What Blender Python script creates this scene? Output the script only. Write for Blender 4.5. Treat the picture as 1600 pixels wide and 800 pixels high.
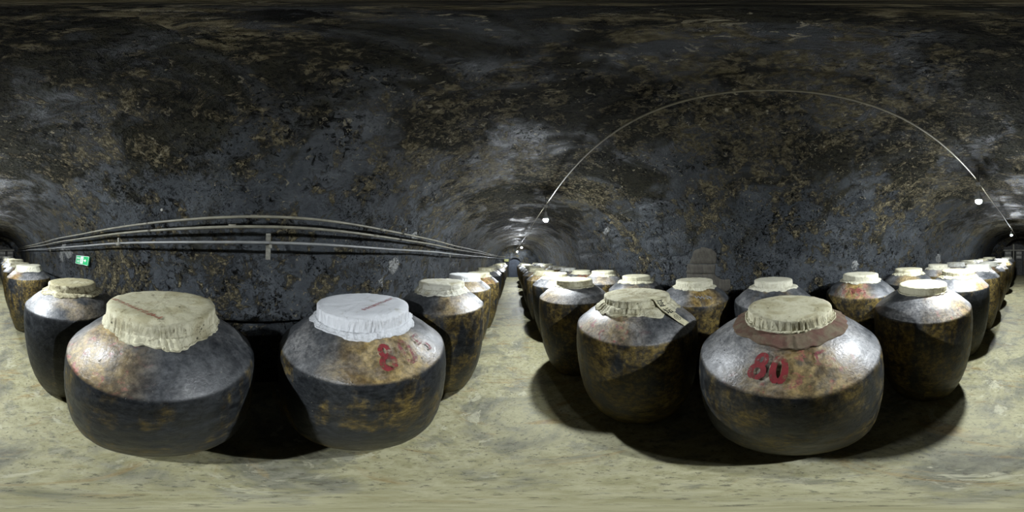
import bpy, bmesh, math, random
from mathutils import Vector, Matrix, noise

for o in list(bpy.data.objects): bpy.data.objects.remove(o)
S = bpy.context.scene
C = S.collection
PI = math.pi
# ------------------------------------------------------------------ camera, world, exposure
H = 1.75                                     # eye height over the cellar floor
cam = bpy.data.cameras.new('camera'); cam.type = 'PANO'
cam.panorama_type = 'EQUIRECTANGULAR'
cam.clip_start = 0.01; cam.clip_end = 200
co = bpy.data.objects.new('camera', cam); C.objects.link(co)
co.location = (0, 0, H); co.rotation_euler = (math.radians(90 + 1.2), 0, 0)
S.camera = co
w = bpy.data.worlds.new('world'); S.world = w; w.use_nodes = True
w.node_tree.nodes['Background'].inputs[0].default_value = (0.0, 0.0, 0.0, 1)
w.node_tree.nodes['Background'].inputs[1].default_value = 0.0
S.view_settings.view_transform = 'Standard'; S.view_settings.look = 'None'
S.view_settings.gamma = 1; S.view_settings.use_curve_mapping = False
S.view_settings.exposure = 0.0
S.cycles.use_denoising = True
S.cycles.max_bounces = 5; S.cycles.diffuse_bounces = 3; S.cycles.glossy_bounces = 2; S.cycles.transparent_max_bounces = 6
S.cycles.caustics_reflective = False; S.cycles.caustics_refractive = False
S.cycles.sample_clamp_indirect = 4.0
LAMP_POWER = 6300.0                           # emission of the bulb globes

# ------------------------------------------------------------------ helpers
def obj(name, me, mat=None, parent=None, loc=None):
    o = bpy.data.objects.new(name, me); C.objects.link(o)
    if mat is not None and me is not None and not me.materials: me.materials.append(mat)
    if parent is not None: o.parent = parent
    if loc is not None: o.location = loc
    return o
def tag(o, label=None, cat=None, group=None, kind=None):
    if label: o['label'] = label
    if cat: o['category'] = cat
    if group: o['group'] = group
    if kind: o['kind'] = kind
    return o
def empty(name, loc=(0, 0, 0), rz=0.0, sc=(1, 1, 1)):
    o = bpy.data.objects.new(name, None); C.objects.link(o)
    o.location = loc; o.rotation_euler = (0, 0, rz); o.scale = sc; o.empty_display_size = .1
    return o
def mesh(name, vs, fs, smooth=False):
    me = bpy.data.meshes.new(name); me.from_pydata([tuple(v) for v in vs], [], fs)
    if smooth: me.polygons.foreach_set('use_smooth', [True] * len(me.polygons))
    me.update(); return me
def grid_faces(nr, nc, wrap=False):
    fs = []
    for i in range(nr - 1):
        for j in range(nc if wrap else nc - 1):
            k = (j + 1) % nc
            fs.append((i * nc + j, i * nc + k, (i + 1) * nc + k, (i + 1) * nc + j))
    return fs
class MB:
    def __init__(s): s.v = []; s.f = []
    def add(s, vs, fs):
        n = len(s.v); s.v += [tuple(v) for v in vs]; s.f += [tuple(i + n for i in f) for f in fs]; return s
    def box(s, lo, hi, M=None):
        x0, y0, z0 = lo; x1, y1, z1 = hi
        v = [Vector(p) for p in ((x0,y0,z0),(x1,y0,z0),(x1,y1,z0),(x0,y1,z0),(x0,y0,z1),(x1,y0,z1),(x1,y1,z1),(x0,y1,z1))]
        if M: v = [M @ p for p in v]
        return s.add(v, [(0,3,2,1),(4,5,6,7),(0,1,5,4),(1,2,6,5),(2,3,7,6),(3,0,4,7)])
    def tube(s, pts, r, n=10, cap=True):
        pts = [Vector(p) for p in pts]; rings = []
        for i, p in enumerate(pts):
            t = (pts[min(i + 1, len(pts) - 1)] - pts[max(i - 1, 0)]).normalized()
            up = Vector((0, 0, 1)) if abs(t.z) < .9 else Vector((1, 0, 0))
            a = t.cross(up).normalized(); b = a.cross(t)
            rr = r[i] if isinstance(r, (list, tuple)) else r
            rings += [p + (a * math.cos(2 * PI * k / n) + b * math.sin(2 * PI * k / n)) * rr for k in range(n)]
        fs = grid_faces(len(pts), n, True)
        if cap: fs += [tuple(range(n - 1, -1, -1)), tuple(range(len(rings) - n, len(rings)))]
        return s.add(rings, fs)
    def lathe(s, prof, n=24, M=None):
        vs = [Vector((r * math.cos(2 * PI * k / n), r * math.sin(2 * PI * k / n), z)) for r, z in prof for k in range(n)]
        if M: vs = [M @ p for p in vs]
        return s.add(vs, grid_faces(len(prof), n, True))
    def build(s, name, mat, parent=None, smooth=False, loc=None):
        return obj(name, mesh(name, s.v, s.f, smooth), mat, parent, loc)
def fbm(x, y, z, o=4): return noise.fractal(Vector((x, y, z)), 1.0, 2.0, o)
def lerp(a, b, t): return a + (b - a) * t
def sst(a, b, x):
    t = max(0, min(1, (x - a) / (b - a))); return t * t * (3 - 2 * t)

ALBEDO_SCALE = .36                                    # default base colour scale, lowered so less light bounces into the shadows
# ------------------------------------------------------------------ node helper
class NT:
    def __init__(s, name):
        s.m = bpy.data.materials.new(name); s.m.use_nodes = True; s.t = s.m.node_tree
        s.b = s.t.nodes['Principled BSDF']; s.out = s.t.nodes['Material Output']
    def n(s, typ, **kw):
        x = s.t.nodes.new(typ)
        for k, v in kw.items(): setattr(x, k, v)
        return x
    def put(s, sock, v):
        if isinstance(v, bpy.types.NodeSocket): s.t.links.new(v, sock)
        elif v is not None:
            if sock.type == 'RGBA' and not isinstance(v, (int, float)) and len(v) == 3: v = (*v, 1)
            sock.default_value = v
    def coord(s, kind='Object'): return s.n('ShaderNodeTexCoord').outputs[kind]
    def attr(s, nm): return s.n('ShaderNodeAttribute', attribute_type='OBJECT', attribute_name=nm).outputs['Fac']
    def mapping(s, v, sc=(1, 1, 1), loc=(0, 0, 0)):
        m = s.n('ShaderNodeMapping'); s.put(m.inputs['Vector'], v); m.inputs['Scale'].default_value = sc; s.put(m.inputs['Location'], loc)
        return m.outputs[0]
    def noise(s, v, scale=5, detail=6, rough=.6, dist=0.0):
        m = s.n('ShaderNodeTexNoise'); s.put(m.inputs['Vector'], v)
        m.inputs['Scale'].default_value = scale; m.inputs['Detail'].default_value = detail
        m.inputs['Roughness'].default_value = rough; m.inputs['Distortion'].default_value = dist
        return m.outputs['Fac']
    def voro(s, v, scale=5, feature='F1', out='Distance', rnd=1.0):
        m = s.n('ShaderNodeTexVoronoi', feature=feature); s.put(m.inputs['Vector'], v); m.inputs['Scale'].default_value = scale
        m.inputs['Randomness'].default_value = rnd
        return m.outputs[out]
    def ramp(s, f, a, b, lo=0.0, hi=1.0):
        m = s.n('ShaderNodeMapRange', interpolation_type='SMOOTHSTEP'); s.put(m.inputs['Value'], f)
        m.inputs['From Min'].default_value = a; m.inputs['From Max'].default_value = b
        s.put(m.inputs['To Min'], lo); s.put(m.inputs['To Max'], hi)
        return m.outputs[0]
    def mth(s, op, a, b=None, c=None, clamp=False):
        m = s.n('ShaderNodeMath', operation=op, use_clamp=clamp); s.put(m.inputs[0], a)
        if b is not None: s.put(m.inputs[1], b)
        if c is not None: s.put(m.inputs[2], c)
        return m.outputs[0]
    def mul(s, a, b): return s.mth('MULTIPLY', a, b)
    def mix(s, f, a, b):
        m = s.n('ShaderNodeMix', data_type='RGBA'); s.put(m.inputs['Factor'], f); s.put(m.inputs[6], a); s.put(m.inputs[7], b)
        return m.outputs[2]
    def xyz(s, v):
        m = s.n('ShaderNodeSeparateXYZ'); s.put(m.inputs[0], v); return m.outputs
    def bump(s, h, strength=.5, dist=.01, normal=None):
        m = s.n('ShaderNodeBump'); s.put(m.inputs['Height'], h); m.inputs['Strength'].default_value = strength; m.inputs['Distance'].default_value = dist
        if normal is not None: s.put(m.inputs['Normal'], normal)
        return m.outputs[0]
    def done(s, col=None, rough=None, nrm=None, spec=None, metal=None, k=ALBEDO_SCALE):
        vm = s.n('ShaderNodeVectorMath', operation='MULTIPLY'); s.put(vm.inputs[0], col); vm.inputs[1].default_value = (k, k, k); col = vm.outputs[0]
        s.put(s.b.inputs['Base Color'], col)
        if rough is not None: s.put(s.b.inputs['Roughness'], rough)
        if nrm is not None: s.put(s.b.inputs['Normal'], nrm)
        if spec is not None: s.put(s.b.inputs['Specular IOR Level'], spec)
        if metal is not None: s.put(s.b.inputs['Metallic'], metal)
        return s.m
def simple(name, col, rough=.6, var=.25, scale=20, metal=0.0, bump=.2, k=ALBEDO_SCALE, spec=.5):
    t = NT(name); v = t.coord(); f = t.noise(v, scale, 5)
    c2 = tuple(max(0, x * (1 - var)) for x in col); c3 = tuple(x * (1 + var) for x in col)
    return t.done(t.mix(t.ramp(f, .3, .7), c2, c3), rough, t.bump(f, bump, .004), spec, metal, k)

# ------------------------------------------------------------------ materials of the shell
def mat_wall():
    t = NT('wall_mouldy_plaster'); v = t.coord(); z = t.xyz(v)[2]
    n1 = t.noise(v, .9, 4, .6); n2 = t.noise(v, 5, 8, .68, .5); n3 = t.noise(v, 28, 5, .72); n4 = t.noise(v, 2.1, 6, .62)
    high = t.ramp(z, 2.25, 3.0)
    slate = t.mix(t.ramp(n2, .32, .70), (.033, .039, .046), (.078, .088, .097))
    slate = t.mix(t.ramp(n4, .50, .74), slate, (.090, .100, .110))
    slate = t.mix(t.ramp(n3, .45, .75, 0, .55), slate, (.030, .032, .034))
    # olive black mould, thicker overhead
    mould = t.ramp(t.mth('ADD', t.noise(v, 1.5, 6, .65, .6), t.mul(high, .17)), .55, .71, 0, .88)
    col = t.mix(mould, slate, t.mix(t.ramp(n3, .3, .7), (.013, .012, .008), (.050, .045, .025)))
    # tan crust where the dark skin has come away, in ragged islands with dark rims
    fb = t.mth('ADD', t.mth('ADD', t.mul(n1, .45), t.mul(n2, .55)), t.mul(high, .045))
    rim = t.ramp(fb, .508, .535); crust = t.ramp(fb, .526, .55)
    grit = t.ramp(t.noise(v, 13, 6, .78, .8), .43, .53)
    crust = t.mul(crust, grit)
    tanc = t.mix(t.ramp(n3, .36, .66), (.085, .072, .040), (.27, .235, .150))
    col = t.mix(t.mul(rim, .75), col, (.016, .015, .011))
    col = t.mix(crust, col, tanc)
    sm = t.n('ShaderNodeVectorMath', operation='SCALE'); t.put(sm.inputs[0], col); t.put(sm.inputs['Scale'], t.ramp(t.mth('ADD', z, t.mul(n1, .8)), 2.6, 3.5, 1.0, .48)); col = sm.outputs[0]   # dimmer light towards the crown, painted into the colour
    # pits: clumps of ragged black holes
    pn = t.noise(v, 15, 5, .78, .9); clump = t.ramp(t.noise(v, 2.4, 4, .65), .45, .58)
    pit = t.mul(t.ramp(pn, .53, .565), clump)
    pit2 = t.mul(t.ramp(t.noise(v, 44, 3, .7, .5), .57, .62), t.ramp(t.noise(v, 1.6, 4), .44, .58))
    pits = t.mth('MAXIMUM', pit, pit2)
    col = t.mix(pits, col, (.005, .005, .0045))
    chip = t.mul(t.ramp(t.noise(v, 21, 4, .7, .7), .60, .635), t.ramp(t.noise(v, 2.9, 4, .6), .44, .6))
    col = t.mix(chip, col, t.mix(t.ramp(n3, .3, .7), (.14, .12, .07), (.34, .31, .23)))
    h = t.mth('ADD', t.mth('ADD', t.mul(n2, .8), t.mul(n3, .45)), t.mth('ADD', t.mul(pits, -1.1), t.mul(chip, .6)))
    h = t.mth('ADD', h, t.mth('ADD', t.mul(crust, .5), t.mul(rim, -.6)))
    dull = t.mth('MAXIMUM', mould, t.mth('MAXIMUM', pits, crust))
    return t.done(col, t.mix(mould, (.48,) * 3, (.85,) * 3), t.bump(h, 1.0, .026), t.mth('MULTIPLY_ADD', dull, -.22, .26), k=.70)
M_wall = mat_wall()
def mat_floor():
    t = NT('floor_stained_concrete'); v = t.coord()
    a = t.noise(v, 1.5, 7, .62, .8); b = t.noise(t.mapping(v, (.6, 2.2, 1)), 1.7, 7, .62, 1.6); f = t.noise(v, 12, 7, .72, .3); g = t.noise(v, 70, 3, .6)
    col = t.mix(t.ramp(f, .32, .68), (.46, .43, .22), (.74, .70, .43))
    col = t.mix(t.ramp(t.mth('ADD', a, t.mul(f, .25)), .60, .74, 0, .9), col, t.mix(t.ramp(f, .35, .65), (.14, .14, .10), (.36, .35, .25)))
    col = t.mix(t.ramp(b, .54, .66, 0, .75), col, t.mix(t.ramp(f, .35, .65), (.34, .22, .07), (.62, .47, .20)))
    col = t.mix(t.ramp(t.noise(v, 2.6, 5, .7, 1.2), .58, .64, 0, .75), col, (.80, .77, .53))
    col = t.mix(t.ramp(t.noise(v, 4.5, 7, .72, .5), .52, .62, 0, .65), col, t.mix(t.ramp(f, .4, .6), (.24, .235, .17), (.44, .43, .32)))
    col = t.mix(t.ramp(t.noise(v, 30, 6, .78), .54, .64, 0, .75), col, (.13, .12, .075))
    h = t.mth('ADD', t.mul(f, .7), t.mul(g, .3))
    return t.done(col, t.mix(t.ramp(f, .35, .7), (.50,) * 3, (.75,) * 3), t.bump(h, .45, .008), .4, k=.47)
M_floor = mat_floor()

# ------------------------------------------------------------------ the tunnel
XC, HALF, ZS, ZC = .47, 2.13, 1.08, 3.0         # vault centre, half width, springing and crown heights
Y0, Y1 = -12.6, 16.0
NEXP = 2.25
def vault_pt(a):                                  # a = 0 at the pipe side springing, pi at the other
    c, s = math.cos(a), math.sin(a)
    return (XC - HALF * math.copysign(abs(c) ** (2 / NEXP), c), ZS + (ZC - ZS) * abs(s) ** (2 / NEXP))
def wall_x(z, side=-1):                           # inner face of the vault at height z
    q = max(0, min(1, (z - ZS) / (ZC - ZS)))
    return XC + side * HALF * (1 - q ** NEXP) ** (1 / NEXP)
YS = []
y = Y0
while y < Y1:
    YS.append(y); y += .035 + .012 * abs(y)
YS.append(Y1)
def vault_grid(prof):
    nm = []
    for i, (x, z) in enumerate(prof):
        p, q = prof[max(i - 1, 0)], prof[min(i + 1, len(prof) - 1)]
        t = Vector((q[0] - p[0], q[1] - p[1])).normalized(); nm.append((t.y, -t.x))
    vs = []
    for yy in YS:
        for i, (x, z) in enumerate(prof):
            d = .030 * fbm(x * .9, yy * .9, z * .9, 3) + .011 * fbm(x * 5, yy * 5, z * 5 + 7, 3)
            if z < .02: d = 0
            vs.append((x + nm[i][0] * d, yy, z + nm[i][1] * d if z > .02 else z))
    return mesh('vault', vs, grid_faces(len(YS), len(prof)), True)
NA = 110
arch = [vault_pt(PI * i / NA) for i in range(NA + 1)]
kl = next(i for i, p in enumerate(arch) if p[1] > 2.45); kr = NA - kl
def low(side):
    X = lambda d: XC + side * (HALF + d)
    return [(X(.13), 0), (X(.13), .25), (X(.13), .5), (X(.13), .75), (X(.125), .98), (X(.11), 1.035), (X(.05), 1.048), (X(-.018), 1.056), (X(-.022), 1.072)]
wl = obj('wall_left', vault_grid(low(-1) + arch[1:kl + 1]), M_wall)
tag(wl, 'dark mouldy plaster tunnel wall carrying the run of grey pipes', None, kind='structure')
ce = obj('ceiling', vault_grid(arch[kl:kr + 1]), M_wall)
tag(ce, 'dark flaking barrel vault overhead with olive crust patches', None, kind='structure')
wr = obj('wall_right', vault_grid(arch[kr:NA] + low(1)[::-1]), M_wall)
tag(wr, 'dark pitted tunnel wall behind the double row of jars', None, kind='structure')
# floor: slightly uneven slab
vs = []; nx = 60
for yy in YS:
    for i in range(nx + 1):
        x = XC - HALF - .15 + (2 * HALF + .30) * i / nx
        vs.append((x, yy, -.004 + .004 * fbm(x * 1.5, yy * 1.5, 3, 3)))
fl = obj('floor', mesh('floor', vs, [f[::-1] for f in grid_faces(len(YS), nx + 1)], True), M_floor)
tag(fl, 'pale yellowish stained concrete cellar floor', None, kind='structure')

def arch_in(x, z, cx, hw, zs, zt):
    if z <= zs: return abs(x - cx) < hw
    return ((x - cx) / hw) ** 2 + ((z - zs) / (zt - zs)) ** 2 < 1
def end_wall(name, yy, cx, hw, zs, zt, depth, label):
    vs = []; fs = []; st = .045
    nx_ = int(4.9 / st); nz_ = int(3.2 / st)
    for j in range(nz_ + 1):
        for i in range(nx_ + 1):
            x, z = XC - 2.45 + i * st, j * st
            vs.append((x, yy + .02 * fbm(x * 2, z * 2, 9, 3), z))
    for j in range(nz_):
        for i in range(nx_):
            x, z = XC - 2.45 + (i + .5) * st, (j + .5) * st
            if not arch_in(x, z, cx, hw, zs, zt): fs.append((j * (nx_ + 1) + i, j * (nx_ + 1) + i + 1, (j + 1) * (nx_ + 1) + i + 1, (j + 1) * (nx_ + 1) + i))
    o = obj(name, mesh(name, vs, fs, True), M_wall); tag(o, label, kind='structure')
    # the passage behind the opening
    sg = 1 if yy > 0 else -1
    pr = [(cx - hw, 0)] + [(cx - hw * math.cos(PI * k / 24), zs + (zt - zs) * math.sin(PI * k / 24)) for k in range(25)] + [(cx + hw, 0)]
    v2 = []; ny = 6
    for k in range(ny + 1):
        for x, z in pr: v2.append((x, yy - sg * .03 + sg * depth * k / ny, z))
    f2 = grid_faces(ny + 1, len(pr))
    f2.append(tuple(range(ny * len(pr), (ny + 1) * len(pr))))
    for k in range(ny): f2.append((k * len(pr), (k + 1) * len(pr), (k + 2) * len(pr) - 1, (k + 1) * len(pr) - 1))
    return o, pr, v2, f2
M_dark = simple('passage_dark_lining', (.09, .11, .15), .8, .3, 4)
ew, pr, v2, f2 = end_wall('wall_front', Y1 - .02, .30, .60, 1.25, 1.93, .40, 'grey end wall of the tunnel around the low round doorway')
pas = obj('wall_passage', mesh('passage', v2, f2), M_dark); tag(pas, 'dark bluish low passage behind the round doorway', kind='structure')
mb = MB(); ring = []
for x, z in pr:
    for s_, dy in ((1.0, -.05), (1.09, -.05), (1.09, .0), (1.0, .0)):
        ring.append((.30 + (x - .30) * s_, Y1 - .02 + dy - .02, z if z < .01 else (z - 1.25) * s_ + 1.25 if z > 1.25 else z))
mb.add(ring, grid_faces(len(pr), 4, True))
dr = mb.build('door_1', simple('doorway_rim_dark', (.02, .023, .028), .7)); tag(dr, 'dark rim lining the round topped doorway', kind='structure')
gw, pr, v2, f2 = end_wall('wall_back', Y0 + .02, .25, 1.36, 1.5, 2.85, 2.4, 'dark end wall around the wide archway of the gate')
pas2 = obj('wall_gate_passage', mesh('passage', v2, f2), M_wall); tag(pas2, 'dark short vault beyond the wide archway', kind='structure')

# stone blocks and a bare plaster patch in the far wall, flaked white mineral patches
def on_wall(y, z, side, off=0.0):
    if z < ZS: x = XC + side * HALF
    else: x = wall_x(z, side)
    d = .030 * fbm(x * .9, y * .9, z * .9, 3) + .011 * fbm(x * 5, y * 5, z * 5 + 7, 3)
    return Vector((x - side * (off + d * (1 if side < 0 else 1)), y, z))
def ray(px, py):
    lo = (px - 800) / 1600 * 2 * PI; la = (400 - py) / 800 * PI
    return Matrix.Rotation(math.radians(1.2), 3, 'X') @ Vector((math.sin(lo) * math.cos(la), math.cos(lo) * math.cos(la), math.sin(la)))
def hit_wall(px, py):                              # where the sight line through a pixel meets the vault: (y, z)
    d = ray(px, py); side = 1 if d.x > 0 else -1; t = .5
    for _ in range(400):
        z = H + d.z * t
        xw = (XC + side * HALF) if z < ZS else wall_x(z, side)
        if abs(d.x * t) >= abs(xw): break
        t += .02
    return d.y * t, H + d.z * t, side
def patch(name, outline, side, mat, parent, proud=.012, jitter=.02, seed=0, inset=.85):
    # outline in (y, z); a slab that follows the wall, its edges broken
    n = len(outline); pts = []
    for i in range(n):
        a, b = outline[i], outline[(i + 1) % n]
        for k in range(5):
            t = k / 5; y_, z_ = lerp(a[0], b[0], t), lerp(a[1], b[1], t)
            pts.append((y_ + jitter * fbm(y_ * 14, z_ * 14, seed, 3), z_ + jitter * fbm(y_ * 14, z_ * 14, seed + 5, 3)))
    cy = sum(p[0] for p in pts) / len(pts); cz = sum(p[1] for p in pts) / len(pts)
    vs = []; N = len(pts)
    for s_, off in ((1.0, -.03), (1.0, proud * .5), (inset, proud), (inset * .5, proud)):
        for p in pts:
            q = (cy + (p[0] - cy) * s_, cz + (p[1] - cz) * s_); vs.append(on_wall(q[0], q[1], side, off + .003 * fbm(q[0] * 20, q[1] * 20, seed, 2)))
    vs.append(on_wall(cy, cz, side, proud))
    fs = grid_faces(4, N, True) + [(3 * N + k, 3 * N + (k + 1) % N, 4 * N) for k in range(N)]
    return obj(name, mesh(name, vs, fs, True), mat, parent)
def worn(name, col, keep, scale=30, g_=9):
    t = NT(name); v = t.coord(); f = t.noise(v, scale, 5, .7); g = t.noise(v, g_, 3)
    t.done(t.mix(t.ramp(f, .3, .7), tuple(c * .7 for c in col), tuple(min(1, c * 1.15) for c in col)), .7, spec=.3)
    t.put(t.b.inputs['Alpha'], t.ramp(t.mth('ADD', t.mul(f, .6), t.mul(g, .4)), 1 - keep - .10, 1 - keep + .04))
    return t.m
M_mineral = worn('white_mineral_crust', (.50, .51, .49), .50, 45)
def mat_plaster():
    t = NT('bare_grey_plaster'); v = t.coord(); f = t.noise(t.mapping(v, (1, 1, .25)), 22, 6, .7); g = t.noise(v, 60, 3)
    return t.done(t.mix(t.ramp(f, .3, .7), (.09, .08, .06), (.18, .165, .13)), .9, t.bump(t.mth('ADD', f, g), .6, .006))
M_plaster = mat_plaster()
def px_outline(pts): return [hit_wall(*p)[:2] for p in pts]
for k, pts in enumerate([
    [(98, 380), (104, 382), (101, 395), (98, 411), (93, 402), (95, 392)], [(100, 392), (108, 388), (114, 396), (107, 406), (103, 398)],
    [(606, 408), (614, 403), (622, 408), (620, 418), (612, 431), (605, 421)], [(592, 436), (598, 432), (596, 448), (590, 448)],
    [(642, 364), (651, 362), (650, 376), (641, 378)]]):
    patch('mineral_patch', px_outline(pts), -1, M_mineral, wl, .008, .03, k)
for k, pts in enumerate([[(1331, 409), (1338, 406), (1341, 413), (1336, 424), (1329, 420)], [(1464, 398), (1469, 396), (1470, 408), (1465, 413), (1462, 406)],
    [(940, 359), (950, 355), (955, 358), (948, 368), (944, 366)]]):
    patch('mineral_patch', px_outline(pts), 1, M_mineral, wr, .008, .03, k + 9)
for k, pts in enumerate([[(1084, 392), (1098, 386), (1112, 389), (1120, 398), (1119, 412), (1077, 412)], [(1075, 413), (1118, 413), (1117, 428), (1073, 428)],
    [(1073, 429), (1117, 429), (1124, 437), (1140, 437), (1143, 446), (1138, 456), (1072, 452)]]):
    patch('plaster_patch', px_outline(pts), 1, M_plaster, wr, .012, .02, k + 20, .97)
for k, pts in enumerate([
    [(902, 352), (938, 345), (943, 361), (937, 368), (902, 372)], [(956, 358), (995, 345), (1000, 362), (988, 367), (957, 372)], [(998, 348), (1034, 340), (1038, 366), (1008, 374)],
    [(958, 374), (986, 369), (990, 384), (958, 388)], [(1010, 376), (1036, 371), (1045, 402), (1012, 398)], [(1040, 368), (1078, 360), (1084, 384), (1074, 398), (1048, 402)],
    [(904, 376), (953, 372), (955, 388), (936, 394), (904, 396)], [(936, 396), (990, 387), (1008, 400), (1002, 420), (940, 420)], [(1004, 402), (1046, 406), (1050, 428), (1004, 424)],
    [(906, 400), (932, 397), (936, 422), (908, 422)], [(940, 340), (990, 326), (994, 342), (945, 356)], [(1000, 324), (1060, 314), (1068, 332), (1000, 344)]]):
    patch('stone_block', px_outline(pts), 1, M_wall, wr, .010, .045, k + 40, .97)

# ------------------------------------------------------------------ jars
PROF = [(0, 0), (.29, 0), (.305, .012), (.325, .06), (.362, .17), (.402, .31), (.440, .47), (.468, .65), (.488, .84), (.498, 1.0), (.499, 1.09), (.496, 1.165), (.492, 1.205), (.488, 1.220),
        (.479, 1.230), (.447, 1.258), (.41, 1.294), (.37, 1.325), (.33, 1.351), (.29, 1.373), (.255, 1.389), (.228, 1.40), (.215, 1.412), (.210, 1.424), (.216, 1.436), (.208, 1.442), (.19, 1.44), (.18, 1.41)]
def shoulder_z(r):
    pts = PROF[12:22]
    for (r0, z0), (r1, z1) in zip(pts, pts[1:]):
        if r1 <= r <= r0: return lerp(z0, z1, (r0 - r) / (r0 - r1))
    return 1.40 if r < .23 else 1.2
def dense(prof, step):
    out = [prof[0]]
    for a, b in zip(prof, prof[1:]):
        n = max(1, int(math.hypot(b[0] - a[0], b[1] - a[1]) / step))
        for k in range(1, n + 1): out.append((lerp(a[0], b[0], k / n), lerp(a[1], b[1], k / n)))
    return out
def body_mesh(n, step, seed, lump=.006):
    prof = dense(PROF, step); vs = []
    for r, z in prof:
        for k in range(n):
            a = 2 * PI * k / n; c, s = math.cos(a), math.sin(a)
            rr = r * (1 + lump * 1.6 * fbm(c * 1.3, s * 1.3, z * 1.2 + seed * 9, 3)) + .002 * fbm(c * 6, s * 6, z * 12 + seed, 2)
            zz = z + (.006 * fbm(c * 1.2, s * 1.2, seed * 5 + 3, 2) * sst(.6, 1.2, z) if z > 0 else 0)
            vs.append((rr * c, rr * s, zz))
    return mesh('jar_body', vs, grid_faces(len(prof), n, True)[n:] + [tuple(range(2 * n - 1, n - 1, -1))], True)
def mat_jar():
    t = NT('glazed_stoneware_jar'); v0 = t.coord()
    sd = t.attr('seed'); cb = t.n('ShaderNodeCombineXYZ'); t.put(cb.inputs[0], t.mul(sd, 13.7)); t.put(cb.inputs[1], t.mul(sd, 5.1)); t.put(cb.inputs[2], t.mul(sd, 8.3))
    va = t.n('ShaderNodeVectorMath', operation='ADD'); t.put(va.inputs[0], v0); t.put(va.inputs[1], cb.outputs[0]); v = va.outputs[0]
    X, Y, Z = t.xyz(v0)
    och, dust, red, paz = t.attr('ochre'), t.attr('dust'), t.attr('red'), t.attr('paz')
    n1 = t.noise(v, 3, 6, .62, .3); n2 = t.noise(v, 11, 6, .68, .3); st = t.noise(t.mapping(v, (1, 1, .22)), 8, 6, .66, .25); fn = t.noise(v, 60, 4, .65)
    base = t.mix(t.ramp(n2, .3, .7), (.018, .021, .025), (.052, .058, .065))
    # brown and yellow ochre showing through the dark glaze, in runs down the body
    om = t.mth('ADD', t.mth('ADD', t.mul(st, .55), t.mul(n1, .45)), t.mth('MULTIPLY_ADD', och, .24, -.10))
    oc = t.mix(t.ramp(n2, .35, .65), (.095, .066, .022), (.36, .26, .075))
    col = t.mix(t.mul(t.ramp(om, .49, .61, 0, .9), t.ramp(t.noise(v, 22, 6, .72, .5), .38, .56, .25, 1)), base, oc)
    low_ = t.ramp(Z, .1, .75, .38, 0.)
    col = t.mix(low_, col, t.mix(t.ramp(n2, .3, .7), (.10, .085, .030), (.24, .20, .075)))
    # shoulder: painted number field, grey dust, pale scuffs
    sh = t.ramp(Z, 1.215, 1.232)
    ang = t.mth('ARCTAN2', Y, X)
    da = t.mth('ABSOLUTE', t.mth('SUBTRACT', ang, paz))
    field = t.mul(t.ramp(t.mth('ADD', da, t.mul(n1, .7)), .55, 1.1, 1, 0), sh)
    sgrey = t.mix(t.ramp(n2, .3, .72), (.050, .056, .066), (.135, .146, .162))
    col = t.mix(sh, col, sgrey)
    shoc = t.mix(t.ramp(n2, .35, .65), (.22, .135, .03), (.60, .43, .14))
    ofac = t.mul(t.mul(field, t.ramp(t.mth('ADD', n1, t.mul(t.attr('shoulder_ochre'), .18)), .42, .6)), .9)
    col = t.mix(ofac, col, shoc)
    dn = t.ramp(t.mth('ADD', n1, t.mul(dust, .3)), .56, .86, 0, .75)
    col = t.mix(t.mul(t.mul(dn, sh), t.ramp(fn, .3, .6, .5, 1.)), col, (.60, .60, .61))
    rn = t.noise(v, 16, 5, .7, .6)
    rm = t.mul(t.mul(field, t.ramp(t.mth('ADD', rn, t.mul(red, .13)), .60, .72, 0, .75)), t.ramp(red, 0, .3))
    col = t.mix(rm, col, (.50, .12, .13))
    chips = t.ramp(t.noise(v, 26, 3, .6), .70, .74)
    col = t.mix(chips, col, (.02, .02, .022))
    flecks = t.ramp(t.noise(v, 48, 2, .5), .74, .77, 0, .5)
    col = t.mix(flecks, col, (.36, .34, .28))
    gr = t.n('ShaderNodeMix', data_type='RGBA', blend_type='MULTIPLY'); gr.inputs['Factor'].default_value = 1; t.put(gr.inputs[6], col)
    t.put(gr.inputs[7], t.mix(t.ramp(t.noise(v, 38, 6, .78), .36, .64), (.5, .5, .5), (1.25, 1.22, 1.15))); col = gr.outputs[2]
    rough = t.mth('ADD', t.ramp(n2, .3, .7, .36, .60), t.mul(sh, -.02))
    h = t.mth('ADD', t.mul(n2, .5), t.mth('ADD', t.mul(fn, .2), t.mul(chips, -.5)))
    return t.done(col, rough, t.bump(h, .7, .010), t.mth('MULTIPLY_ADD', sh, .42, .24), k=.60)
M_jar = mat_jar()
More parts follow.
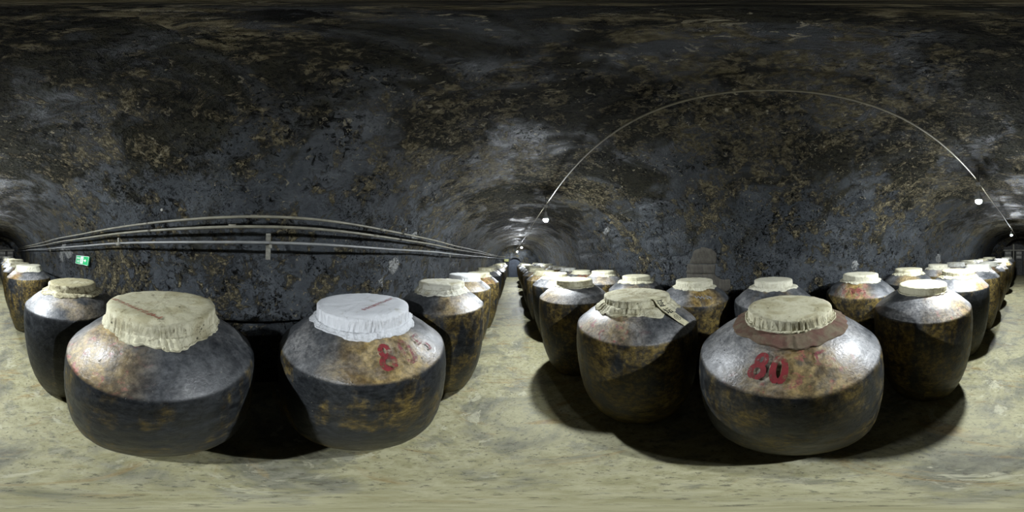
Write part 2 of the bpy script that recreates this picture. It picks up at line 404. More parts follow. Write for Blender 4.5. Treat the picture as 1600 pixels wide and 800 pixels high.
def mat_cloth():
    t = NT('stained_cotton_cover'); v0 = t.coord(); sd = t.attr('seed'); stn = t.attr('stain'); wh = t.attr('white')
    cb = t.n('ShaderNodeCombineXYZ'); t.put(cb.inputs[0], t.mul(sd, 7.7)); t.put(cb.inputs[1], t.mul(sd, 3.1))
    va = t.n('ShaderNodeVectorMath', operation='ADD'); t.put(va.inputs[0], v0); t.put(va.inputs[1], cb.outputs[0]); v = va.outputs[0]
    Z = t.xyz(v0)[2]; top = t.ramp(Z, 1.445, 1.475)
    n1 = t.noise(v, 7, 6, .65, .5); n2 = t.noise(v, 24, 5, .7, .4); wv = t.noise(v, 300, 2, .5)
    clean = t.mix(wh, (.86, .82, .60), (.95, .97, 1.0))
    col = t.mix(t.ramp(n2, .4, .75, 0, .35), clean, t.mix(wh, (.66, .61, .40), (.88, .9, .93)))
    m1 = t.ramp(t.mth('ADD', n1, t.mul(stn, .30)), .56, .80)
    m2 = t.ramp(t.mth('ADD', n2, t.mul(stn, .20)), .66, .80)
    col = t.mix(t.mul(m1, .75), col, t.mix(t.ramp(n2, .35, .65), (.25, .21, .10), (.48, .43, .25)))
    col = t.mix(t.mul(m2, .8), col, (.085, .06, .03))
    col = t.mix(t.mul(top, t.mth('MULTIPLY', stn, .75, clamp=True)), col, t.mix(t.ramp(n1, .3, .7), (.20, .18, .085), (.46, .42, .22)))
    spots = t.mul(t.ramp(t.voro(v, 22, 'F1'), .10, .16, 1, 0), t.ramp(n1, .5, .6))
    col = t.mix(t.mul(spots, t.ramp(stn, .1, .5)), col, (.035, .03, .02))
    side = t.ramp(Z, 1.44, 1.472, 1, 0); cr = t.noise(t.mapping(v, (1, 1, .3)), 34, 5, .65, .5)
    h = t.mth('ADD', t.mth('ADD', t.mul(n2, .5), t.mul(wv, .12)), t.mul(t.mul(cr, side), 2.2))
    return t.done(col, .85, t.bump(h, .7, .014), .2, k=.66)
M_cloth = mat_cloth()
def mat_under():
    t = NT('faded_red_under_cloth'); v = t.coord(); n1 = t.noise(v, 9, 6, .65, .5); n2 = t.noise(v, 60, 4, .7)
    col = t.mix(t.ramp(n1, .4, .6), (.30, .16, .12), (.36, .29, .19)); col = t.mix(t.ramp(n2, .5, .75, 0, .6), col, (.12, .07, .05))
    return t.done(col, .9, t.bump(n2, .4, .005), .2)
M_under = mat_under()

def cover_mesh(n, rt, zt, hs, rh, pleats, amp, seed, hem=.022, r0=0.0, steps=(9, 10, 14), start=None, sag=.010, over=0.0):
    """Cloth tied over the jar mouth: flat top, gathered side, skirt flaring over the shoulder."""
    rnd = random.Random(seed); ph = [rnd.uniform(0, 6.28) for _ in range(8)]
    nt, nsd, nk = steps; vs = []
    def pleat(a, s):
        b = a + .10 * math.sin(3 * a + ph[0]) + .07 * math.sin(7 * a + ph[1]) + .12 * s * math.sin(2 * a + ph[2])
        w1 = math.sin(pleats * b + ph[3]); w2 = math.sin(pleats * 1.63 * b + ph[4] + 2 * s); w3 = math.sin(pleats * .47 * b + ph[5])
        w1 = math.copysign(abs(w1) ** .7, w1)
        return (.5 * w1 + .35 * w2 + .4 * w3) * (.55 + .75 * noise.noise(Vector((math.cos(a) * 2.1, math.sin(a) * 2.1, seed * 1.7))))
    rows = []
    if start is None:
        for i in range(nt + 1): rows.append(('t', i / nt))
        for i in range(1, nsd + 1): rows.append(('s', i / nsd))
    for i in range(0 if start is not None else 1, nk + 1): rows.append(('k', i / nk))
    rows.append(('e', 1.0))
    rn = rt * 1.025 if start is None else start; zb = zt - hs
    for kind, s in rows:
        for k in range(n):
            a = 2 * PI * k / n; c, sn = math.cos(a), math.sin(a)
            wob = fbm(c * 1.5, sn * 1.5, seed * 3.3, 3)
            if kind == 't':
                r = rt * s * (1 + .012 * wob); z = zt - sag * (1 - s * s) + .0035 * fbm(c * s * 5, sn * s * 5, seed, 3) - .010 * sst(.93, 1, s)
                r += .0
            elif kind == 's':
                r = lerp(rt * (1 + .012 * wob) + .004, rn, s) + amp * .55 * s * pleat(a, s * .5); z = zt - .010 - (hs - .010) * s + .004 * wob
            else:
                rend = rh + hem * (1.1 * fbm(c * 2.2, sn * 2.2, seed * 2.1 + 4, 3) + .07 * math.sin(pleats * a + ph[6]) + .5 * noise.noise(Vector((c * 6, sn * 6, seed))))
                u = s; r = lerp(rn, rend, u ** .85)
                bot = shoulder_z(min(r, .47)) + .007 + over
                zz = lerp(zb, bot, sst(0, .75, u) if start is None else sst(0, .3, u))
                lift = pleat(a, .5 + .5 * s) * amp
                r += .55 * lift * (1 - .6 * u); z = max(zz + .5 * lift * (.35 + .65 * u) + .35 * amp * u, shoulder_z(min(r, .47)) + .006 + over)
                if kind == 'e': z = shoulder_z(min(r, .47)) + .002 + over; r -= .002
            vs.append((r * c, r * sn, z))
    fs = [f[::-1] for f in grid_faces(len(rows), n, True)]
    if start is None: fs = fs[0:] 
    return mesh('cloth_cover', vs, [f[::-1] for f in fs], True)

BODY_HI = [body_mesh(120, .022, k) for k in range(4)]
BODY_LO = [body_mesh(40, .06, k + 10) for k in range(3)]
COV_MID = [cover_mesh(200, *p, seed=30 + i) for i, p in enumerate([(.262, 1.478, .075, .315, 31, .010), (.245, 1.470, .090, .325, 27, .011), (.275, 1.490, .065, .320, 35, .009), (.235, 1.465, .080, .300, 29, .010)])]
COV_LO = [cover_mesh(64, *p, seed=60 + i, steps=(4, 4, 5)) for i, p in enumerate([(.262, 1.478, .075, .315, 17, .008), (.245, 1.470, .085, .325, 15, .009), (.275, 1.490, .065, .320, 19, .007)])]
rnd = random.Random(5)
JARS = {}
def jar(key, x, y, label, group, sc=(1, 1), cover=None, hi=None, ochre=.4, dust=.5, red=0.0, paz=0.0, stain=.5, white=0.0, seed=None, body=None):
    d = math.hypot(x, y); hi = d < 4.2 if hi is None else hi
    seed = rnd.uniform(0, 30) if seed is None else seed
    root = empty('wine_jar', (x, y, 0), math.atan2(-y, -x), (sc[0], sc[0], sc[1]))       # local +X faces the aisle and the eye
    tag(root, label, 'jar', group)
    b = obj('jar_body', body or (BODY_HI if hi else BODY_LO)[int(seed * 7) % (4 if hi else 3)], M_jar, root)
    b['seed'] = seed; b['ochre'] = ochre * (.8 if key in 'AB' else 1.08); b['shoulder_ochre'] = max(ochre, .75) if red or key in 'AB' else ochre; b['dust'] = dust; b['red'] = red; b['paz'] = paz
    cm = cover or (COV_MID if hi else COV_LO)[int(seed * 11) % (4 if hi else 3)]
    c = obj('cloth_cover', cm, M_cloth, root); c['seed'] = seed; c['stain'] = stain; c['white'] = white
    JARS[key] = (root, b, c)
    return root, b, c
G_L = 'jars in the single row below the pipes'; G_F = 'jars in the aisle row opposite the pipes'; G_B = 'jars in the row against the pitted wall'
# near jars, one by one
jar('A', -.75, -.49, 'dark jar with ochre blotched shoulder, cream cloth with red streak on its lid', G_L, (1, 1.005), cover_mesh(420, .288, 1.480, .080, .316, 52, .015, 1), ochre=.5, dust=.35, red=.45, paz=-.75, stain=.45, seed=2.2)
jar('B', -.805, .625, 'dark jar with bright white cloth and large red number 80', G_L, (1, 1), cover_mesh(420, .278, 1.472, .085, .316, 42, .013, 2, hem=.016, sag=.004), ochre=.5, dust=.35, red=0, paz=.30, stain=0, white=1, seed=5.3)
jar('C', -.80, 1.74, 'streaky brown jar with spotted off-white cloth, next past the white-clothed 80 jar', G_L, (1, 1.01), cover_mesh(260, .262, 1.482, .070, .322, 40, .010, 3), ochre=.6, dust=.55, paz=.5, stain=.33, white=.35, seed=8.1)
jar('D', -.87, 2.90, 'brown jar with clean white cloth, third along the pipe-side row towards the round doorway', G_L, (.99, 1.0), cover_mesh(220, .285, 1.485, .075, .31, 34, .008, 4, hem=.014), ochre=.65, dust=.7, paz=.3, stain=.05, white=.8, seed=11.4)
jar('L1', -.735, -1.545, 'nearly black jar with brown dusty cloth, beneath the green exit sign', G_L, (1, .99), cover_mesh(260, .245, 1.468, .085, .315, 60, .007, 5), ochre=.12, dust=.6, red=0, paz=0, stain=.85, seed=14.9)
jar('L2', -.62, -3.50, 'jar with pale cream cloth and reddish shoulder edge, alone past the nearly black jar', G_L, (.97, 1.0), COV_MID[2], hi=True, ochre=.55, dust=.45, red=.6, paz=-.9, stain=.2, white=.2, seed=17.3)
jar('R0', .92, -.12, 'big jar with red 80 on its shoulder, cream lid over reddish under-cloth', G_F, (1, 1), cover_mesh(420, .232, 1.468, .075, .256, 40, .016, 6, hem=.008, sag=.003, over=.004), ochre=.55, dust=.6, red=.25, paz=.1, stain=.45, seed=20.6)
jar('R1', .955, 1.0, 'ochre mottled jar with ragged cream cloth and a paper seal', G_F, (1, .995), cover_mesh(360, .268, 1.462, .060, .335, 30, .018, 7, hem=.03), ochre=.75, dust=.8, red=.5, paz=-.6, stain=.5, seed=23.8)
jar('R-1', .968, -1.35, 'brown jar with tall pleated cream cloth, next to the 80 jar towards the gate', G_F, (1, .985), cover_mesh(300, .240, 1.470, .085, .262, 64, .008, 8, hem=.012, sag=.003), ochre=.7, dust=.6, red=.35, paz=.6, stain=.22, seed=26.5)
jar('R2', .86, 2.14, 'jar with worn grey cloth and white dusted shoulder beyond the paper-sealed jar', G_F, (1, 1), cover_mesh(260, .25, 1.475, .08, .285, 34, .009, 9, hem=.014), ochre=.6, dust=.85, paz=-.7, stain=.6, seed=29.1)
jar('R-2', 1.03, -2.42, 'jar with dirty grey-rimmed cloth and dusty shoulder, second from the 80 jar towards the gate', G_F, (1, 1), COV_MID[0], ochre=.3, dust=.6, red=.3, paz=.8, stain=.6, seed=31.7)
jar('K0', 1.97, -.06, 'slate grey jar with bright pleated cloth directly behind the reddish under-cloth jar', G_B, (.96, 1.0), cover_mesh(240, .235, 1.472, .085, .300, 33, .012, 10), ochre=.05, dust=.3, stain=.25, white=.2, seed=34.2)
jar('K1', 1.96, .96, 'jar with white brush scribble on its shoulder, against the pitted wall', G_B, (.96, .99), cover_mesh(240, .25, 1.472, .08, .30, 38, .011, 11), ochre=.6, dust=.2, paz=.3, stain=.25, white=.1, seed=36.4)
jar('K-1', 1.98, -1.26, 'slate jar with orange red painted shoulder against the pitted wall', G_B, (1, 1), cover_mesh(240, .25, 1.475, .09, .30, 36, .012, 12), ochre=.95, dust=.25, red=1.0, paz=-.25, stain=.15, white=.15, seed=39.9)
jar('K2', 1.98, 2.08, 'grey-shouldered jar with plain cream cloth, next past the white-scribbled jar by the wall', G_B, (.98, .99), ochre=.2, dust=.5, stain=.25)
jar('K-2', 2.06, -2.40, 'dark jar with knotted cream cloth, next past the orange red painted jar by the wall', G_B, (1, .99), ochre=.2, dust=.3, stain=.35)
# the rows running on to both ends
ORD = ['', 'first', 'second', 'third', 'fourth', 'fifth', 'sixth', 'seventh', 'eighth', 'ninth', 'tenth', 'eleventh', 'twelfth', 'thirteenth', 'fourteenth']
def row(pref, pts, group, what, n0):
    for i, (x, y) in enumerate(pts):
        o_, du, re_, st_, wh_ = rnd.uniform(.2, .9), rnd.uniform(.3, .9), rnd.choice([0, 0, .3, .7]), rnd.uniform(.1, .6), rnd.choice([0, 0, .2, .6])
        if pref == 'R-' and i in (0, 1): o_, st_, wh_ = 1.0, .1, .4
        jar(pref + str(i + n0), x, y, what % ORD[i + n0], group, (rnd.uniform(.96, 1.01), rnd.uniform(.97, 1.015)), ochre=o_, dust=du, red=re_, paz=rnd.uniform(-.9, .9), stain=st_, white=wh_)
J = lambda: rnd.uniform(-.03, .03)
row('L+', [(-.84 + J(), 3.98 + 1.1 * k + J()) for k in range(10)], G_L, '%s jar past the white-clothed 80 jar, pipe-side row towards the round doorway', 3)
row('L-', [(-.59 + .03 * k + J() * .5, -4.65 - 1.13 * k + J()) for k in range(6)], G_L, '%s jar past the nearly black jar, pipe-side row towards the gate', 2)
row('R+', [(.87 + J(), 3.27 + 1.11 * k + J()) for k in range(10)], G_F, '%s jar past the paper-sealed jar, aisle row towards the round doorway', 2)
row('R-', [(1.02 + J(), -3.50 - 1.12 * k + J()) for k in range(7)], G_F, '%s jar past the red 80 jar, aisle row towards the gate', 3)
row('K+', [(1.97 + J(), 3.2 + 1.11 * k + J()) for k in range(10)], G_B, '%s jar past the white-scribbled jar, wall row towards the round doorway', 2)
row('K-', [(2.06 + J() * .5, -3.50 - 1.12 * k + J()) for k in range(7)], G_B, '%s jar past the orange red jar, wall row towards the gate', 2)

# second, reddish cloth under the cover of the 80 jar
uc = obj('under_cloth', cover_mesh(360, .25, 1.438, .05, .320, 26, .009, 15, hem=.012, start=.243, steps=(0, 0, 16)), M_under, JARS['R0'][0]); uc['label'] = 'faded reddish under-cloth'

# ------------------------------------------------------------------ writing and marks
def text_mesh(body, size, bold=0.0, step=.012):
    cu = bpy.data.curves.new('t', 'FONT'); cu.body = body; cu.size = size; cu.align_x = 'CENTER'; cu.align_y = 'CENTER'; cu.offset = bold; cu.resolution_u = 4
    o = bpy.data.objects.new('t', cu); C.objects.link(o); bpy.context.view_layer.update()
    me = bpy.data.meshes.new_from_object(o.evaluated_get(bpy.context.evaluated_depsgraph_get()))
    bpy.data.objects.remove(o); bpy.data.curves.remove(cu)
    bm = bmesh.new(); bm.from_mesh(me); bpy.data.meshes.remove(me)
    if step: slice_bm(bm, step)
    return bm
def slice_bm(bm, step):
    if not bm.verts: return
    for ax in (0, 1):
        lo = min(v.co[ax] for v in bm.verts); hi_ = max(v.co[ax] for v in bm.verts); q = lo + step
        while q < hi_:
            p = [0, 0, 0]; p[ax] = q; nn = [0, 0, 0]; nn[ax] = 1
            bmesh.ops.bisect_plane(bm, geom=bm.verts[:] + bm.edges[:] + bm.faces[:], plane_co=p, plane_no=nn); q += step
def strokes_bm(strokes, wdt, step=.012):
    """Brush strokes: polylines given in 2D, each a ribbon."""
    bm = bmesh.new()
    for pl in strokes:
        pl = [Vector(p) for p in pl]; L, R = [], []
        for i, p in enumerate(pl):
            t = (pl[min(i + 1, len(pl) - 1)] - pl[max(i - 1, 0)]).normalized(); n_ = Vector((-t.y, t.x)) * wdt * .5 * (1 if 0 < i < len(pl) - 1 else .6)
            L.append(bm.verts.new((*(p + n_), 0))); R.append(bm.verts.new((*(p - n_), 0)))
        for i in range(len(pl) - 1): bm.faces.new((L[i], R[i], R[i + 1], L[i + 1]))
    if step: slice_bm(bm, step)
    return bm
def map_bm(bm, fn, name, mat, parent, label=None):
    for v in bm.verts: v.co = fn(v.co.x, v.co.y)
    me = bpy.data.meshes.new(name); bm.to_mesh(me); bm.free()
    o = obj(name, me, mat, parent)
    if label: o['label'] = label
    return o
M_red = worn('worn_red_paint', (.52, .055, .065), .53, 40); M_pink = worn('faded_red_paint', (.50, .12, .14), .46, 40)
M_white = worn('white_brush_paint', (.62, .62, .60), .6); M_ink = simple('black_ink', (.02, .02, .022), .7); M_redink = simple('red_print', (.85, .07, .07), .8)
M_redink2 = worn('faded_red_print', (.75, .13, .08), .68, 60)
def shoulder_map(a0, rc, roll=0.0):
    cr, sr = math.cos(roll), math.sin(roll)
    def fn(u, v):
        u, v = u * cr - v * sr, u * sr + v * cr
        r = rc - v * .84; a = a0 + u / max(.2, rc)
        return Vector((r * math.cos(a), r * math.sin(a), shoulder_z(max(.22, min(r, .475))) + .009))
    return fn
RB = JARS['B'][0]
def digit8(h): return [[(.21*h*math.sin(k*PI/8)*(.8 if up else 1), (.24*h if up else -.25*h) - .24*h*math.cos(k*PI/8)) for k in range(17)] for up in (0, 1)]
def digit0(h): return [[(.20*h*math.sin(k*PI/10), -.48*h*math.cos(k*PI/10)) for k in range(21)]]
HAO = [[(-.28,.48),(.28,.48),(.28,.16),(-.28,.16),(-.28,.48)], [(-.5,0),(.5,0)], [(-.1,0),(-.2,-.2),(.3,-.2),(.26,-.5),(.05,-.45)]]
def hao(h): return [[(x * h * .8, y * h) for x, y in s] for s in HAO]
map_bm(strokes_bm(digit8(.112), .022), shoulder_map(math.radians(14), .398), 'painted_number', M_red, RB, 'red painted digit 8')
map_bm(strokes_bm(digit0(.115), .022), shoulder_map(math.radians(28), .398), 'painted_number', M_pink, RB, 'faded red painted digit 0')
map_bm(strokes_bm(hao(.10), .018), shoulder_map(math.radians(44), .398), 'painted_number', M_pink, RB, 'faded red painted character')
RR = JARS['R0'][0]
map_bm(strokes_bm(digit8(.10), .020), shoulder_map(math.radians(-16), .398), 'painted_number', M_red, RR, 'red painted digit 8')
map_bm(strokes_bm(digit0(.10), .022), shoulder_map(math.radians(-6), .402), 'painted_number', M_red, RR, 'red painted digit 0')
map_bm(strokes_bm(hao(.10), .020), shoulder_map(math.radians(17), .395), 'painted_number', M_pink, RR, 'faded red painted character')
# white brush scribble on the jar by the wall
sc_ = [[(-.10 + .012 * k, .018 * math.sin(k * 1.9) - .002 * k) for k in range(17)], [(.02, .02), (.06, -.01), (.11, -.035)]]
map_bm(strokes_bm(sc_, .012), shoulder_map(math.radians(14), .39), 'brush_scribble', M_white, JARS['K1'][0], 'white brush scribble')
# worn red brush marks on the orange shoulder, no longer readable
mk = [[(-.17, .03), (-.15, -.03), (-.13, .02), (-.11, -.03)], [(-.06, .035), (-.055, -.03)], [(-.03, .03), (.01, .025), (-.02, -.005), (.02, -.03)], [(.05, .03), (.09, .0), (.06, -.03)], [(.12, .02), (.13, -.03)]]
map_bm(strokes_bm(mk, .026), shoulder_map(math.radians(-12), .405), 'brush_marks', M_pink, JARS['K-1'][0], 'worn red brush marks')
# unreadable line of small red characters on cloth tops
def line_of_marks(parent, zt, p0, p1, n, h, mat, seed):
    r_ = random.Random(seed); a = Vector(p0); b = Vector(p1); t = (b - a).normalized(); nn = Vector((-t.y, t.x)); st = []
    cw = (b - a).length / n
    for k in range(n):
        c = a + (b - a) * ((k + .5) / n)
        for q in range(4):
            if q % 2: pa = (r_.uniform(-.38, .38) * cw, -.45 * h); pb = (pa[0] + r_.uniform(-.1, .1) * cw, .45 * h)
            else: pa = (-.40 * cw, r_.uniform(-.45, .45) * h); pb = (.40 * cw, pa[1] + r_.uniform(-.1, .1) * h)
            st.append([c + t * pa[0] + nn * pa[1], c + t * pb[0] + nn * pb[1]])
    map_bm(strokes_bm(st, h * .17, None), lambda u, v: Vector((u, v, zt)), 'printed_characters', mat, parent, 'line of small red characters')
line_of_marks(RB, 1.4755, (.185, .0), (-.08, .20), 13, .030, M_redink, 3)
line_of_marks(JARS['A'][0], 1.4815, (.01, -.268), (.262, .005), 13, .030, M_redink2, 4)
# paper seal over cloth and shoulder of the ragged-cloth jar
RS = JARS['R1'][0]
M_paper = simple('yellowed_paper_seal', (.50, .47, .31), .85, .2, 30, k=1.0)
SEAL = [(.225, 1.470), (.268, 1.468), (.290, 1.452), (.303, 1.418), (.325, 1.392), (.352, 1.372), (.388, 1.338), (.422, 1.300), (.455, 1.268)]
SL = [0]
for a, b in zip(SEAL, SEAL[1:]): SL.append(SL[-1] + math.hypot(b[0] - a[0], b[1] - a[1]))
def seal_fn(off):
    def fn(u, v):                                  # v down the strip, u across
        v = max(0, min(SL[-1] - 1e-4, v)); i = max(k for k in range(len(SL) - 1) if SL[k] <= v); t = (v - SL[i]) / (SL[i + 1] - SL[i])
        r, z = lerp(SEAL[i][0], SEAL[i + 1][0], t), lerp(SEAL[i][1], SEAL[i + 1][1], t)
        a = math.radians(28) + .55 * v / .3 * .6 + u / r
        return Vector(((r + off) * math.cos(a), (r + off) * math.sin(a), z + off))
    return fn
bm = bmesh.new(); f0 = seal_fn(0); nu = 7; nv = 26
gv = [[bm.verts.new((-.036 + .072 * i / nu, SL[-1] * j / nv, 0)) for i in range(nu + 1)] for j in range(nv + 1)]
for j in range(nv):
    for i in range(nu): bm.faces.new((gv[j][i], gv[j][i + 1], gv[j + 1][i + 1], gv[j + 1][i]))
seal = map_bm(bm, f0, 'paper_seal', M_paper, RS, 'yellowed paper seal strip with black characters')
f1 = seal_fn(.0025)
for ch, vc in (('\u8bc1', .100), ('\u575b', .172)):
    map_bm(text_mesh(ch, .062, .0008), lambda u, v, vc=vc: f1(u, vc - v), 'ink_character', M_ink, seal)
st = [[(.024 * math.cos(k * PI / 8), .024 * math.sin(k * PI / 8)) for k in range(17)], [(-.01, -.012), (.012, -.012), (.012, .012), (-.01, .012), (-.01, -.012)], [(-.01, 0), (.012, 0)], [(0, -.012), (0, .012)]]
map_bm(strokes_bm(st, .003), lambda u, v: f1(u, .240 - v), 'round_stamp', M_ink, seal)

# ------------------------------------------------------------------ lamps on their cable
def mat_emit(name, col, s):
    t = NT(name); e = t.n('ShaderNodeEmission'); e.inputs[0].default_value = (*col, 1); e.inputs[1].default_value = s
    t.t.links.new(e.outputs[0], t.out.inputs[0]); return t.m
M_bulb = mat_emit('lit_bulb_globe', (.90, .955, 1.0), LAMP_POWER)
M_plastic = simple('white_lamp_plastic', (.55, .55, .53), .5, .1); M_cable = simple('pale_cable_sheath', (.34, .31, .22), .6, .2); M_wire = simple('dark_wire', (.03, .03, .03), .6)
LX, LZ, CZ = .58, 2.45, 2.70
LAMPS = [(2.75, .58, 'bright bulb hanging nearest the paper-sealed jar, towards the round doorway'), (9.40, .55, 'second bright bulb along the cable towards the round doorway'), (14.6, .45, 'farthest small bright bulb close to the round doorway wall'),
         (-2.05, .58, 'bright bulb hanging above the aisle row on the gate side'), (-6.4, .50, 'small bright bulb farther along the cable before the gate')]
def crown(x, y):
    z = ZS + (ZC - ZS) * (1 - abs((x - XC) / HALF) ** NEXP) ** (1 / NEXP); return z
for y, x, lab in LAMPS:
    t = empty('bulb_lamp', (x, y, LZ)); tag(t, lab, 'lamp', 'bulbs along the ceiling cable')
    g = [(.0005, -.042)] + [(.042 * math.sin(PI * k / 12), -.042 * math.cos(PI * k / 12)) for k in range(1, 7)] + [(.0415, .006)]
    MB().lathe(g, 20).build('globe', M_bulb, t, True)
    MB().lathe([(.043, .004), (.046, .010), (.044, .022), (.038, .05), (.027, .085), (.024, .10), (.024, .135), (.010, .145), (.001, .146)], 20).build('holder', M_plastic, t, True)
    MB().tube([(0, 0, .14), (.004, 0, .2), (0, 0, CZ - LZ)], .005, 8).build('cord', M_cable, t)
    mb = MB(); mb.box((-.03, -.03, CZ - LZ - .02), (.03, .03, CZ - LZ + .02)); mb.build('junction_box', M_plastic, t)
    MB().tube([(0, 0, CZ - LZ + .015), (0, 0, crown(x, y) - LZ + .03)], .004, 6).build('hanger', M_wire, t)
pts = []
ly = sorted([(l[0], l[1]) for l in LAMPS]); ly = [(Y0 + .05, .42)] + ly + [(Y1 - .05, .40)]
for (ya, xa), (yb, xb) in zip(ly, ly[1:]):
    for k in range(12):
        s = k / 12; pts.append((lerp(xa, xb, s) + .008 * math.sin(9 * s + ya), lerp(ya, yb, s), CZ + .022 - .02 * math.sin(PI * s)))
pts.append((ly[-1][1], ly[-1][0], CZ + .022))
cb_ = MB().tube(pts, .008, 8).build('ceiling_cable', M_cable, None, True); tag(cb_, 'pale cable strung along the tunnel crown between the bulbs', 'cable')

# ------------------------------------------------------------------ pipes on the wall
M_pipe = simple('dull_cream_pipe', (.40, .38, .29), .5, .25, 12); M_pipe2 = simple('grey_white_pipe', (.50, .51, .50), .4, .15, 10); M_metal = simple('weathered_bracket', (.36, .35, .29), .6, .35, 30)
PIPES = [(2.068, .14, .0125, M_pipe, 'uppermost thin cream pipe along the mouldy wall', -11.9, .11), (1.996, .14, .0135, M_pipe, 'middle cream pipe along the mouldy wall', -12.0, .05), (1.867, .19, .0125, M_pipe2, 'lowest grey-white pipe along the mouldy wall', -12.45, .0)]
PX = []
for z, off, r, m, lab, ye, drop in PIPES:
    x0 = wall_x(z) + off; PX.append((x0, z, r))
    pts = []; yy = ye
    while yy < Y1 - .12:
        sag = .012 * math.sin(yy * 1.3 + z * 9) + .006 * math.sin(yy * 3.1)
        pts.append((x0 + .006 * math.sin(yy * 1.7 + z), yy, z + sag * .6)); yy += .22
    pts += [(x0 + .04, Y1 - .12, z), (x0 + .3, Y1 - .11, z - .02), (-.62, Y1 - .11, z - .03)]
    t = empty('wall_pipe', (0, 0, 0)); tag(t, lab, 'pipe', 'pipes along the mouldy wall')
    MB().tube(pts, r, 12).build('pipe_run', m, t, True)
    for k, yj in enumerate((-7.4, -3.6, -.35 + drop * 3, 1.15 + drop, 3.3, 6.4, 9.8)):
        if m is M_pipe2 and k in (2, 3): continue
        MB().tube([(x0, yj - .03, z), (x0, yj + .03, z)], r + .0035, 12).build('coupling', m, t, True)
# bracket bar at the near stretch, pipe clamps and wire ties
def wy(px, py):
    d = ray(px, py); return d
bx, bz, br = PX[2]
yb = .10
t = empty('pipe_bracket', (bx, yb, bz)); tag(t, 'flat weathered metal strap bracket holding the lowest pipe', 'bracket')
mb = MB(); mb.box((-.028, -.020, -.145), (-.018, .020, .075)); mb.build('strap', M_metal, t)
mb = MB(); mb.box((-.20, -.012, .04), (-.02, .012, .06)); mb.build('wall_stud', M_metal, t); mb = MB(); mb.box((-.24, -.012, -.13), (-.02, .012, -.11)); mb.build('wall_stud', M_metal, t)
mb = MB(); mb.tube([(-.018 + .034 * (1 - math.cos(a)) * .5 if False else .018 * math.sin(a) * 1.0, .012, .018 * math.cos(a)) for a in [PI * k / 10 for k in range(11)]], .004, 6); mb.box((-.02, .006, -.05), (.004, .030, -.016)); mb.build('clamp', M_metal, t)
mb = MB(); mb.lathe([(.0, .012), (.008, .012), (.008, 0), (.0, 0)], 6, Matrix.Translation((-.018, 0, .055)) @ Matrix.Rotation(PI / 2, 4, 'Y')); mb.build('bolt', M_metal, t)
t = empty('pipe_clamp', (bx, -1.50, bz)); tag(t, 'chunky pale pipe clamp with bolt on the lowest pipe', 'clamp')
MB().tube([(0, -.03, 0), (0, .03, 0)], .026, 12).build('collar', M_metal, t, True)
mb = MB(); mb.box((-.012, -.012, .02), (.012, .012, .075)).box((-.21, -.01, -.01), (-.02, .01, .01)); mb.build('clamp_arm', M_metal, t)
for yy, lab in ((-4.2, 'small metal clamp on the lowest pipe near the green exit sign'), (3.35, 'small metal clamp on the lowest pipe past the spotted-cloth jar'), (7.5, 'distant small clamp on the lowest pipe towards the round doorway')):
    t = empty('pipe_clamp', (bx, yy, bz)); tag(t, lab, 'clamp')
    MB().tube([(0, -.02, 0), (0, .02, 0)], .022, 10).build('collar', M_metal, t, True)
    mb = MB(); mb.box((-.21, -.01, -.012), (-.015, .01, .012)).box((-.008, -.008, -.085), (.008, .008, -.015)); mb.build('clamp_arm', M_metal, t)
for yy, zn, dy, lab in ((-1.02, 2.19, -.10, 'dark wire tied round the upper pipes from a nail, side of the exit sign'), (1.62, 2.155, -.09, 'dark wire tied round the upper pipes from a nail, side of the spotted-cloth jar')):
    t = empty('pipe_tie', (PX[0][0], yy, PX[0][1])); tag(t, lab, 'wire', 'wire ties of the upper pipes')
    xw = wall_x(zn) - PX[0][0]
    mb = MB(); dzp = PX[1][1] - PX[0][1]; dxp = PX[1][0] - PX[0][0]
    for q in range(3): mb.tube([(.017 * math.cos(a), -.01 + .01 * q, .017 * math.sin(a)) for a in [2 * PI * k / 12 for k in range(13)]], .003, 5)
    for q in range(3): mb.tube([(dxp + .018 * math.cos(a), -.012 + .012 * q, dzp + .018 * math.sin(a)) for a in [2 * PI * k / 12 for k in range(13)]], .003, 5)
    mb.tube([(-.015, 0, 0), ((dxp - .03) * .5, .01, dzp * .5), (dxp, 0, dzp + .015)], .004, 6)
    mb.tube([(0, 0, .015), (-.03, .25 * -dy / .1 * .4, .05), (xw + .02, dy * -1.5, zn - PX[0][1])], .0035, 6)
    mb.tube([(0, 0, .012), (.02, .02, .05), (.01, .05, .09)], .003, 5); mb.build('wire', M_wire, t)
    mb = MB(); mb.tube([(xw - .03, dy * -1.5, zn - PX[0][1]), (xw + .035, dy * -1.5, zn - PX[0][1])], .007, 8).tube([(xw + .035, dy * -1.5, zn - PX[0][1]), (xw + .042, dy * -1.5, zn - PX[0][1])], .014, 10); mb.build('nail', M_metal, t)

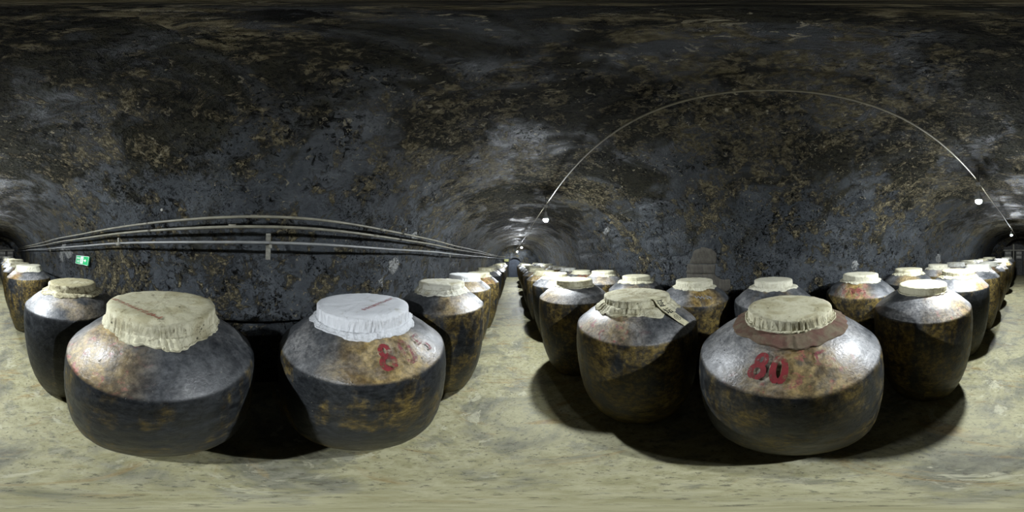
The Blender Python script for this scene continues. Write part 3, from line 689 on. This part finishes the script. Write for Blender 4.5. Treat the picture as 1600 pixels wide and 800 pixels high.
# ------------------------------------------------------------------ exit sign
M_green = simple('green_sign_face', (.004, .36, .11), .6, .08, k=1.0, spec=.15); M_signwhite = simple('white_sign_print', (.68, .75, .72), .7, .05, k=1.0, spec=.15)
ya_, za_, _ = hit_wall(122.7, 406.5); yb_, zb_, _ = hit_wall(142.5, 406.5)
SW = abs(yb_ - ya_); SH = .17; sy = (ya_ + yb_) / 2; sz = (za_ + zb_) / 2
t = empty('exit_sign', (wall_x(sz) + .055, sy, sz), 0); t.rotation_euler = (math.radians(-2), math.radians(-9), 0)
tag(t, 'green emergency exit sign with running figure and arrow on the mouldy wall', 'sign')
mb = MB(); mb.box((-.02, -SW / 2, -SH / 2), (.0, SW / 2, SH / 2)); brd = mb.build('sign_board', M_green, t)
mb = MB(); b_ = .006
for lo, hi_ in (((.0, -SW/2, SH/2 - b_), (.003, SW/2, SH/2)), ((.0, -SW/2, -SH/2), (.003, SW/2, -SH/2 + b_)), ((.0, -SW/2, -SH/2 + b_), (.003, -SW/2 + b_, SH/2 - b_)), ((.0, SW/2 - b_, -SH/2 + b_), (.003, SW/2, SH/2 - b_))): mb.box(lo, hi_)
mb.build('sign_border', M_signwhite, t)
mb = MB(); mb.box((0, -.055, -SH / 2 + .02), (.003, .055, SH / 2 - .015)); pan = mb.build('pictogram_panel', M_signwhite, t)
def flat(off): return lambda u, v: Vector((off, u, v))           # facing +X, reading along +Y
man = [[(.0, .018), (-.004, -.012)], [(-.004, -.012), (.018, -.028), (.014, -.05)], [(-.004, -.012), (-.012, -.034), (-.03, -.044)], [(.002, .012), (.022, .004), (.032, .014)], [(.0, .012), (-.02, .004), (-.026, -.01)]]
map_bm(strokes_bm(man, .011, None), flat(.0045), 'running_figure', M_green, t)
hd = [[(.008 + .006 * math.cos(k * PI / 6), .036 + .006 * math.sin(k * PI / 6)) for k in range(13)]]
map_bm(strokes_bm(hd, .010, None), flat(.0045), 'running_figure', M_green, t)
bm = bmesh.new()
for poly in ([(.085, -.012), (.135, -.012), (.135, .012), (.085, .012)], [(.130, -.035), (.178, 0), (.130, .035)]): bm.faces.new([bm.verts.new((*p, 0)) for p in poly])
map_bm(bm, flat(.0035), 'arrow', M_signwhite, t)
map_bm(text_mesh('\u5b89\u5168\u51fa\u53e3', .044, .001, None), lambda u, v: Vector((.0035, u - .13, v + .032)), 'sign_text', M_signwhite, t)
map_bm(text_mesh('EXIT', .056, .0015, None), lambda u, v: Vector((.0035, u - .13, v - .035)), 'sign_text', M_signwhite, t)

# ------------------------------------------------------------------ far ends
t = empty('junction_box', (-.55, Y1 - .12, 1.66)); tag(t, 'yellow-green box at the end of the pipes beside the round doorway', 'box')
M_yg = simple('yellow_green_box', (.42, .44, .10), .5, .15)
mb = MB(); mb.box((-.21, -.06, -.12), (.21, .06, .12)); mb.build('casing', M_yg, t)
mb = MB(); mb.box((-.15, -.075, -.02), (.15, -.06, .09)); mb.build('cover_plate', simple('pale_yellow_plate', (.6, .6, .3), .5, .1), t)
mb = MB(); mb.box((-.21, -.065, -.14), (.21, .06, -.12)); mb.build('foot_rail', M_wire, t)
# gate in the wide archway
GY = Y0 + .14
g = empty('gate', (0, GY, 0)); GX = 1.0; tag(g, 'dark timber gate with crossbeam and arched boarding in the wide archway', 'gate')
M_tim = simple('dark_gate_timber', (.12, .12, .11), .8, .4, 8); M_beam = simple('weathered_gate_beam', (.55, .53, .42), .7, .3, 10); M_pane = simple('pale_gate_panel', (.65, .63, .55), .7, .3, 6)
mb = MB(); mb.box((-1.08, -.05, 1.88), (1.58, .06, 1.97)); mb.build('crossbeam', M_beam, g)
for k in range(9):                                   # arched boarding over the beam
    xa = -1.05 + k * .29; xb = xa + .275; xm = (xa + xb) / 2
    zt = 1.5 + 1.33 * math.sqrt(max(0, 1 - ((xm - .25) / 1.36) ** 2)); zt = min(zt, 2.0 + .42 * (1 - abs(xm - .5) / 1.6))
    mb = MB(); mb.box((xa, -.03, 1.97), (xb, .02, zt)); mb.build('board', M_tim, g)
for k, (xa, xb) in enumerate(((-1.05, -.5), (-.47, .08), (.11, .66), (.92, 1.52))):
    mb = MB(); mb.box((xa, -.03, .02), (xb, .02, 1.86)); d_ = mb.build('gate_panel', M_tim, g)
    for q in range(2): mb = MB(); mb.box((xa + .08, .02, 1.30 + .30 * q), (xb - .08, .035, 1.52 + .30 * q)); mb.build('panel_light', M_pane, d_)
mb = MB(); mb.box((.74, -.06, 0), (.84, .07, 2.38)); mb.build('post', M_beam, g)
